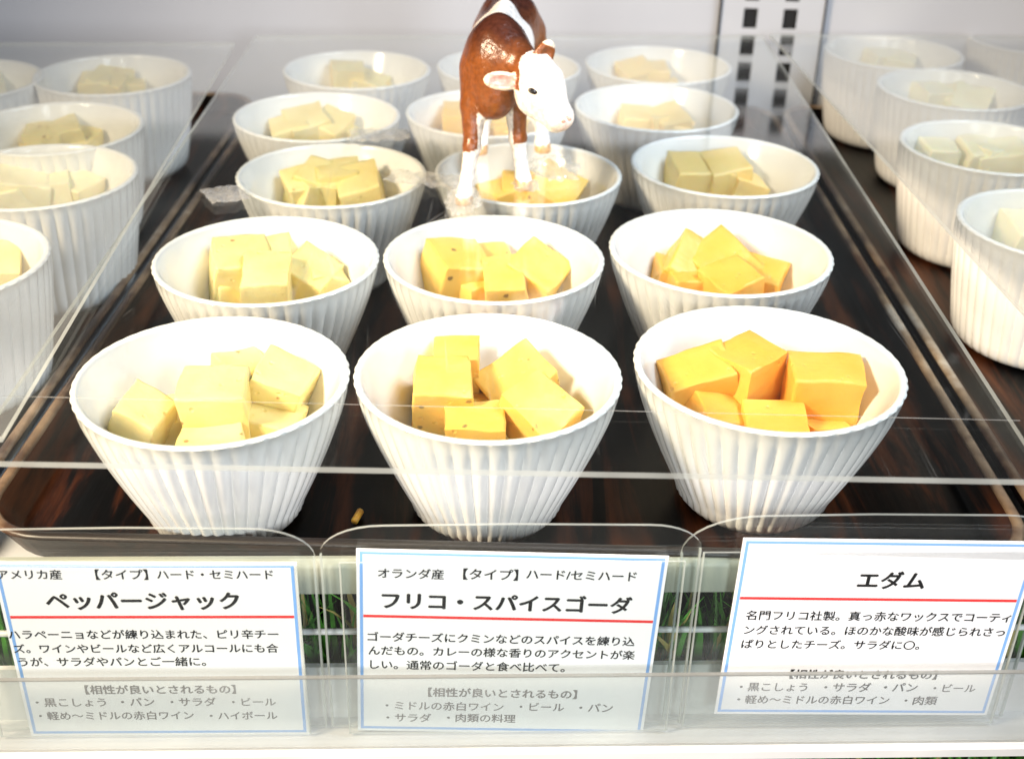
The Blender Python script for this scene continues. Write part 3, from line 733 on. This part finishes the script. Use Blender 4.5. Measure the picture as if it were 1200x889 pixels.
    isface &= ~((x < -0.0 + 0.3 * wob) & (z > 5.2))
    col[isface] = np.array((0.83, 0.74, 0.65))
    faceblush = isface & (np.linalg.norm(verts - np.array((1.9, 48.7, 4.1)), axis=1) < 0.42); col[faceblush] = np.array((0.86, 0.70, 0.60))
    ear = (d1 < hd - 0.02) & (d1 < bd - 0.02); col[ear] = brown * 0.9
    loc1 = (verts - c1) @ r1
    col[ear & (loc1[:, 2] > -0.04)] = cream
    col[ear & (np.abs(loc1[:, 1]) < 0.25) & (np.abs(loc1[:, 0]) < 0.58) & (loc1[:, 2] > -0.06)] = pinkc
    col[ear & (loc1[:, 2] <= -0.02)] = brown
    e2 = (d2 < hd - 0.02) & (d2 < bd); col[e2] = brown
    loc2 = (verts - c2) @ r2; col[e2 & (loc2[:, 0] > 0.5)] = cream
    # soften the paint borders a touch
    base = np.array((0, 0, 0.0))
    o = mesh_obj('calf_figurine', verts - np.array((-0.5, 54, 0)), faces, M['coat'], loc=(-0.5, 54, 0.25))
    at = o.data.color_attributes.new('coat', 'FLOAT_COLOR', 'POINT')
    at.data.foreach_set('color', np.concatenate([col, np.ones((len(col), 1))], 1).astype(np.float32).ravel())
    sm_ = o.modifiers.new('smooth', 'SMOOTH'); sm_.factor = 0.5; sm_.iterations = 2
    tag(o, 'glossy brown and white toy calf standing on the clear sheet, head turned aside', 'toy calf')
    # eye: find the skin along the viewer side at the surveyed spot
    def surf(p, d):
        p = np.array(p, float); d = np.array(d, float); d /= np.linalg.norm(d)
        for _ in range(200):
            i = ((p - lo) / h).round().astype(int)
            if vol[tuple(i)] < 0: break
            p = p + d * 0.03
        return p
    vd = np.array((0, 0.962, -0.27))
    e = surf(np.array((0.60, 49.1, 5.22)) - vd * 1.3, vd)
    def ball(name, c, rad, mat, rotm=None):
        bmx = bmesh.new(); bmesh.ops.create_uvsphere(bmx, u_segments=20, v_segments=12, radius=1.0)
        vv = [tuple(np.array(v_.co) * rad if rotm is None else (np.array(v_.co) * rad) @ np.array(rotm).T) for v_ in bmx.verts]
        ff = [[v_.index for v_ in f_.verts] for f_ in bmx.faces]; bmx.free()
        return mesh_obj(name, vv, ff, mat, o, tuple(c - np.array((-0.5, 54, 0))))
    ball('eye', e + vd * 0.03, (0.24, 0.12, 0.13), M['eye'], Matrix.Rotation(R(18), 3, 'Y'))
    nz_ = surf(np.array((1.86, 48.4, 4.2)) - vd * 1.3, vd); ball('nostril', nz_ + vd * 0.02, (0.11, 0.06, 0.075), M['pink'])
    nz_ = surf(np.array((2.12, 48.5, 4.26)) - vd * 1.3, vd); ball('nostril', nz_ + vd * 0.02, (0.09, 0.06, 0.07), M['pink'])
    return o


calf()


# ------------------------------------------------------------------ clear tape, crumpled under the hooves and stuck on the sheet
def wad(label, c, rad, seed, flat=0.5):
    bmx = bmesh.new(); bmesh.ops.create_icosphere(bmx, subdivisions=4, radius=1.0); off = Vector((seed * 3.1, 7, 1))
    vv = []
    for v_ in bmx.verts:
        p = v_.co.copy(); d = 1 + 0.45 * mnoise.noise(p * 1.6 + off) + 0.28 * (abs(mnoise.noise(p * 4 + off)) * 2 - 0.6) + 0.10 * mnoise.noise(p * 9 + off)
        p = p * d; vv.append((p.x * rad[0], p.y * rad[1], max(0.02, (p.z * 0.9 + 0.55) * rad[2])))
    ff = [[v_.index for v_ in f_.verts] for f_ in bmx.faces]; bmx.free()
    o = mesh_obj('tape_wad', vv, ff, M['tape'], loc=(c[0], c[1], 0.25), smooth=False)
    return tag(o, label, 'clear tape', 'crumpled clear tape')


wad('crumpled clear tape under the front hoof at the left of the toy calf', (-2.35, 49.3), (0.85, 1.15, 0.5), 1)
wad('crumpled clear tape around the inner front hoof of the toy calf', (0.45, 51.75), (0.62, 0.6, 0.3), 2)
wad('loose clear tape loop on the sheet beside the inner front hoof', (1.75, 53.9), (1.15, 1.1, 0.5), 3)


def strip(label, cx, cy, L, W, rz, seed, amp=0.12):
    n, mm = 40, 14; vv = []; ff = []; off = Vector((seed * 5.3, 2, 9))
    for j in range(mm + 1):
        for i in range(n + 1):
            a, c = i / n - 0.5, j / mm - 0.5
            p = Vector((a * L, c * W, 0)); edge = 1 + 0.25 * mnoise.noise(Vector((a * 6, seed, c)))
            q = Vector((p.x * 1.6, p.y * 1.6, 0)) + off
            z = amp * (abs(mnoise.noise(q)) * 1.6 + 0.6 * abs(mnoise.noise(q * 2.3)))
            vv.append((p.x, p.y * edge, z + 0.015))
    for j in range(mm):
        for i in range(n):
            ff.append((j * (n + 1) + i, j * (n + 1) + i + 1, (j + 1) * (n + 1) + i + 1, (j + 1) * (n + 1) + i))
    o = mesh_obj('tape_strip', vv, ff, M['tape'], loc=(cx, cy, 0.25), rot=(0, 0, rz), smooth=False)
    so = o.modifiers.new('thickness', 'SOLIDIFY'); so.thickness = 0.00012
    return tag(o, label, 'clear tape', 'crumpled clear tape')


strip('wrinkled clear tape strip on the sheet between the third row left bowl and the calf', -4.2, 52.4, 3.6, 1.7, R(-12), 4, 0.16)
strip('torn clear tape smear on the sheet left of the third row', -12.9, 50.0, 1.7, 2.0, R(30), 5, 0.10)
strip('wrinkled clear tape patch on the sheet above the fourth row left bowl', -7.0, 58.8, 3.0, 1.9, R(8), 6, 0.14)


# ------------------------------------------------------------------ shelf front: card holders, cards, rail
def holder(label, u0, u1, top, v, bl, br):
    t = thing('card_holder', label, 'card holder', front_pt(0, v, 0), (0, 0, YAW), 'clear card holders')
    def outl(a, c, z0, z1, r_l, r_r):
        pts = [(a, z0), (c, z0)]
        for i in range(9):
            an = R(90 * i / 8); pts.append((c - r_r + r_r * math.cos(an), z1 - 0.55 * r_r + 0.55 * r_r * math.sin(an)))
        pts.append(((a + c) / 2, z1 + 0.05))
        for i in range(9):
            an = R(90 + 90 * i / 8); pts.append((a + r_l + r_l * math.cos(an), z1 - 0.55 * r_l + 0.55 * r_l * math.sin(an)))
        return pts
    b = MB(); b.prism(outl(u0, u1, -11.3, top, bl, br), 0.0, 0.10, 0, 1)
    for e0, e1, rr in ((u0, u0 + 0.07, bl), (u1 - 0.07, u1, br)): b.box(e0, e1, -0.012, 0.112, -11.3, top - 0.55 * rr, 1)
    b.build('back_sheet', [M['holder'], M['edge']], t)
    b = MB(); b.prism([(u0 + 0.62, -11.3), (u1 - 0.5, -11.3), (u1 - 0.55, top - 1.15), (u0 + 0.66, top - 1.15)], -0.34, -0.27, 0, 1)
    for e0 in (u0 + 0.63, u1 - 0.585): b.box(e0, e0 + 0.05, -0.352, -0.258, -11.3, top - 1.16, 1)
    b.build('front_sheet', [M['holder'], M['edge']], t)
    return t


holder('clear holder with a rounded top tab round the left label card', -17.6, -6.05, -2.95, 0.16, 2.2, 2.0)
holder('clear holder with a rounded top tab round the middle label card', -5.9, 6.15, -2.85, 0.16, 2.0, 1.7)
holder('clear holder with a rounded top tab round the right label card', 5.55, 17.6, -2.65, 0.34, 2.6, 1.8)


def text_geo(body, bold):
    cu = bpy.data.curves.new('lettering_curve', 'FONT'); cu.body = body; cu.size = 1.0; cu.resolution_u = 3
    ob = bpy.data.objects.new('lettering_curve', cu); C.objects.link(ob)
    dg = bpy.context.evaluated_depsgraph_get(); dg.update()
    me = bpy.data.meshes.new_from_object(ob.evaluated_get(dg))
    v = np.array([tuple(p.co) for p in me.vertices]); f = [tuple(p.vertices) for p in me.polygons]
    bpy.data.objects.remove(ob); bpy.data.curves.remove(cu); bpy.data.meshes.remove(me)
    return v, f


def card(label, corners, rule, title, small):
    P = [at_front(*c) for c in corners]                           # tl, tr, br, bl
    (lu, lz), (ru, rz) = P[3], P[2]
    ang = (math.atan2(P[2][1] - P[3][1], P[2][0] - P[3][0]) + math.atan2(P[1][1] - P[0][1], P[1][0] - P[0][0])) / 2
    cu = sum(p[0] for p in P) / 4; cz = sum(p[1] for p in P) / 4
    W = (P[1][0] - P[0][0] + P[2][0] - P[3][0]) / 2; H = (P[0][1] - P[3][1] + P[1][1] - P[2][1]) / 2
    t = thing('label_card', label, 'label card', front_pt(cu, 0, cz), (0, 0, YAW), 'cheese label cards')
    t.rotation_euler = (Matrix.Rotation(YAW, 3, 'Z') @ Matrix.Rotation(-ang, 3, 'Y')).to_euler()
    ca, sa = math.cos(ang), math.sin(ang)
    def loc(px, py):
        u_, z_ = at_front(px, py); du, dz = u_ - cu, z_ - cz
        return ca * du + sa * dz, -sa * du + ca * dz
    n = 16; b = MB(); pts = []
    b.box(-W / 2, W / 2, 0.0, 0.03, -H / 2, H / 2); b.build('paper', M['paper'], t)
    b = MB(); x0, x1, z0, z1, w_ = -W / 2 + 0.10, W / 2 - 0.10, -H / 2 + 0.10, H / 2 - 0.10, 0.10
    for q in ((x0, x1, z0, z0 + w_), (x0, x1, z1 - w_, z1), (x0, x0 + w_, z0 + w_, z1 - w_), (x1 - w_, x1, z0 + w_, z1 - w_)):
        b.box(q[0], q[1], -0.004, 0.0, q[2], q[3])
    b.build('printed_border', M['blue'], t)
    ry = loc((rule[0] + rule[1]) / 2, rule[2])[1]; b = MB(); b.box(x0 + w_ + 0.01, x1 - w_ - 0.01, -0.005, 0.0, ry - 0.055, ry + 0.055); b.build('red_rule', M['red'], t)
    def letter(name, lines, bold):
        vs = []; fs = []; nn = 0
        for body, xa, xb, yc, in lines:
            v, f = text_geo(body, bold)
            ax_, az = loc(xa, yc); bx_, bz = loc(xb, yc)
            mn, mxx = v[:, 0].min(), v[:, 0].max(); s = (bx_ - ax_) / (mxx - mn)
            zc = 0.36                                              # middle of a full-width glyph
            for kk, (ox, oz) in enumerate(((-1, 0), (1, 0), (0, 0.8), (0, -0.8))):
                for p in v: vs.append((ax_ + (p[0] - mn + ox * bold) * s, -0.0045 - 0.0004 * kk, (az + bz) / 2 + (p[1] - zc + oz * bold) * s))
                fs += [tuple(i + nn for i in q) for q in f]; nn += len(v)
        return mesh_obj(name, vs, fs, M['ink'], t, smooth=False)
    letter('title_lettering', title, 0.036)
    for kind_, nm in ((2, 'origin_lettering'), (0, 'description_lettering'), (1, 'heading_lettering'), (3, 'pairing_lettering')):
        L = [q[:4] for q in small if q[4] == kind_]
        if L: letter(nm, L, 0.034 if kind_ == 1 else 0.022)
    return t


card('white label card at the left titled ペッパージャック', [(-10, 660), (343, 657), (367, 861), (36, 860)], (0, 343, 722.5),
     [('ペッパージャック', 54, 280, 704)],
     [('アメリカ産', -3, 72, 673, 2), ('【タイプ】', 112, 173, 673, 2), ('ハード・セミハード', 184, 320, 673, 2),
      ('ハラペーニョなどが練り込まれた、ピリ辛チー', 10, 326, 743, 0), ('ズ。ワインやビールなど広くアルコールにも合', 16, 326, 759.5, 0), ('うが、サラダやパンとご一緒に。', 22, 241, 775, 0),
      ('【相性が良いとされるもの】', 100, 276, 807.5, 1),
      ('・黒こしょう', 42, 124, 822.5, 3), ('・パン', 142, 181, 822, 3), ('・サラダ', 200, 253, 822, 3), ('・ビール', 272, 323, 822, 3),
      ('・軽め～ミドルの赤白ワイン', 46, 227, 838, 3), ('・ハイボール', 246, 325, 838, 3)])
card('white label card in the middle titled フリコ・スパイスゴーダ', [(411, 645), (782, 649), (755, 862), (425, 853)], (417, 765, 724.5),
     [('フリコ・スパイスゴーダ', 448, 740, 706.5)],
     [('オランダ産', 443, 520, 672, 2), ('【タイプ】', 543, 607, 673, 2), ('ハード/セミハード', 617, 746, 674, 2),
      ('ゴーダチーズにクミンなどのスパイスを練り込', 431, 744, 748.5, 0), ('んだもの。カレーの様な香りのアクセントが楽', 432, 744, 764.5, 0), ('しい。通常のゴーダと食べ比べて。', 434, 662, 780, 0),
      ('【相性が良いとされるもの】', 502, 676, 812, 1),
      ('・ミドルの赤白ワイン', 452, 590, 827, 3), ('・ビール', 609, 661, 828, 3), ('・パン', 679, 718, 829, 3),
      ('・サラダ', 453, 505, 840.5, 3), ('・肉類の料理', 524, 604, 841, 3)])
card('white label card at the right titled エダム', [(870, 631), (1211, 634), (1165, 838), (838, 835)], (866, 1200, 702),
     [('エダム', 1006, 1084, 680)],
     [('名門フリコ社製。真っ赤なワックスでコーティ', 874, 1185, 722, 0), ('ングされている。ほのかな酸味が感じられさっ', 872, 1178, 739, 0), ('ぱりとしたチーズ。サラダに〇。', 869, 1078, 755, 0),
      ('【相性が良いとされるもの】', 926, 1098, 790, 1),
      ('・黒こしょう', 867, 946, 804.5, 3), ('・サラダ', 966, 1020, 805, 3), ('・パン', 1036, 1075, 805, 3), ('・ビール', 1094, 1143, 806, 3),
      ('・軽め～ミドルの赤白ワイン', 864, 1042, 819.5, 3), ('・肉類', 1060, 1098, 820.5, 3)])

rail = thing('label_rail', 'white label rail with a hazy clear front strip along the shelf front', 'label rail', (0, 30, 0), (0, 0, YAW))
b = MB(); b.box(-70, 70, -0.72, -0.60, -11.45, -8.30, 0); b.box(-70, 70, -0.73, -0.59, -8.30, -8.25, 1); b.build('front_strip', [M['strip'], M['striptop']], rail)
b = MB(); b.box(-70, 70, 0.75, 0.95, -11.45, -9.15); b.build('back_panel', M['white'], rail)
b = MB(); b.box(-70, 70, -0.80, 0.95, -11.75, -11.45); b.box(-70, 70, -0.95, -0.80, -11.88, -11.54); b.build('bottom_lip', M['white'], rail)
b = MB(); b.tube((-70, 0.95, -7.75), (70, 0.95, -7.75), 0.11); o = b.build('wire_rod', M['white'], None, (0, 30, 0), (0, 0, YAW), smooth=True)
tag(o, 'thin white wire rod running behind the label cards', 'rod')


# ------------------------------------------------------------------ artificial grass behind the label rail, lower shelf
def grass(name, label, u0, u1, v0, v1, z0, hmin, hmax, n, seed):
    rnd = random.Random(seed); vs = []; fs = []; cs = []
    for _ in range(n):
        u_, v_ = rnd.uniform(u0, u1), rnd.uniform(v0, v1); hh = rnd.uniform(hmin, hmax); w_ = rnd.uniform(0.06, 0.17); an = rnd.uniform(0, 6.28); be = rnd.uniform(0.2, 2.2); az = rnd.uniform(0, 6.28)
        g = rnd.random(); cc = (0.05 + 0.10 * g, 0.20 + 0.30 * g, 0.02 + 0.04 * g) if rnd.random() > 0.1 else (0.62, 0.50, 0.16)
        k = len(vs)
        for i in range(6):
            s = i / 5; ww = w_ * (1 - s ** 2) + 0.006; dx, dy = be * s * s * math.cos(az), be * s * s * math.sin(az)
            px, py, pz = u_ + dx, max(v0 - 0.05, v_ + dy), z0 + hh * (s - 0.25 * s * s * be / 2.2)
            vs += [(px - ww * math.cos(an), py - ww * math.sin(an), pz), (px + ww * math.cos(an), py + ww * math.sin(an), pz)]; cs += [cc, cc]
        for i in range(5): fs.append((k + 2 * i, k + 2 * i + 1, k + 2 * i + 3, k + 2 * i + 2))
    o = mesh_obj(name, vs, fs, M['grass'], loc=(0, 30, 0), rot=(0, 0, YAW))
    at = o.data.color_attributes.new('blade', 'FLOAT_COLOR', 'POINT')
    at.data.foreach_set('color', np.array([(*c, 1) for c in cs], dtype=np.float32).ravel())
    return tag(o, label, 'artificial grass', kind='stuff')


grass('artificial_grass', 'dark green plastic grass seen between the label cards', -20, 20, 1.25, 4.0, -11.0, 2.2, 5.3, 900, 3)
b = MB(); b.box(-60, 60, 1.1, 7.0, -11.4, -11.0); b.box(-60, 60, 7.0, 7.3, -11.0, -5.98); o = b.build('grass_ledge', M['soil'], None, (0, 30, 0), (0, 0, YAW)); tag(o, 'dark ledge with an upright back that holds the plastic grass', 'ledge')
b = MB(); b.box(-70, 70, 0, 40, -24, -22); o = b.build('lower_shelf', M['board'], None, (0, 30, 0), (0, 0, YAW)); tag(o, 'brown board of the lower shelf seen under the label rail', 'shelf')

for bx_, lab, mt in ((-12.5, 'white fluted bowl on the lower shelf under the left label card', 'pale'), (1.2, 'white fluted bowl on the lower shelf under the middle label card', 'gouda')):
    put_bowl(proto_open, lab, (bx_, 37.4), 'bowls on the lower shelf', 1.0, -16.5)
    side = 'left' if bx_ < 0 else 'middle'
    for i, (dx, dy) in enumerate(((-1.4, -0.6), (1.2, 0.4))):
        cheese(f"{cols[mt]} cheese cube at the {'left' if i == 0 else 'right'} of the lower shelf bowl under the {side} card", (2.1, 2.1, 2.0), (0, 0, -17.6), (6, 4, 20 + 30 * i), M[mt], 'cheese cubes on the lower shelf', None, (bx_ + dx, 37.4 + dy, -18.3))
grass('artificial_grass', 'green plastic grass on the lower shelf at the bottom right corner', 13.5, 26, 4, 14, -22.0, 2.0, 4.5, 1200, 9)

b = MB(); q = at_z(418, 606, FLOOR + 0.16)
b.tube((-0.05, -0.25, 0), (0.1, 0.3, 0.06), 0.13, 7); o = b.build('cheese_crumb', M['edam'], None, tuple(q), smooth=True); tag(o, 'tiny orange cheese crumb on the dark tray between the left and middle front bowls', 'crumb')
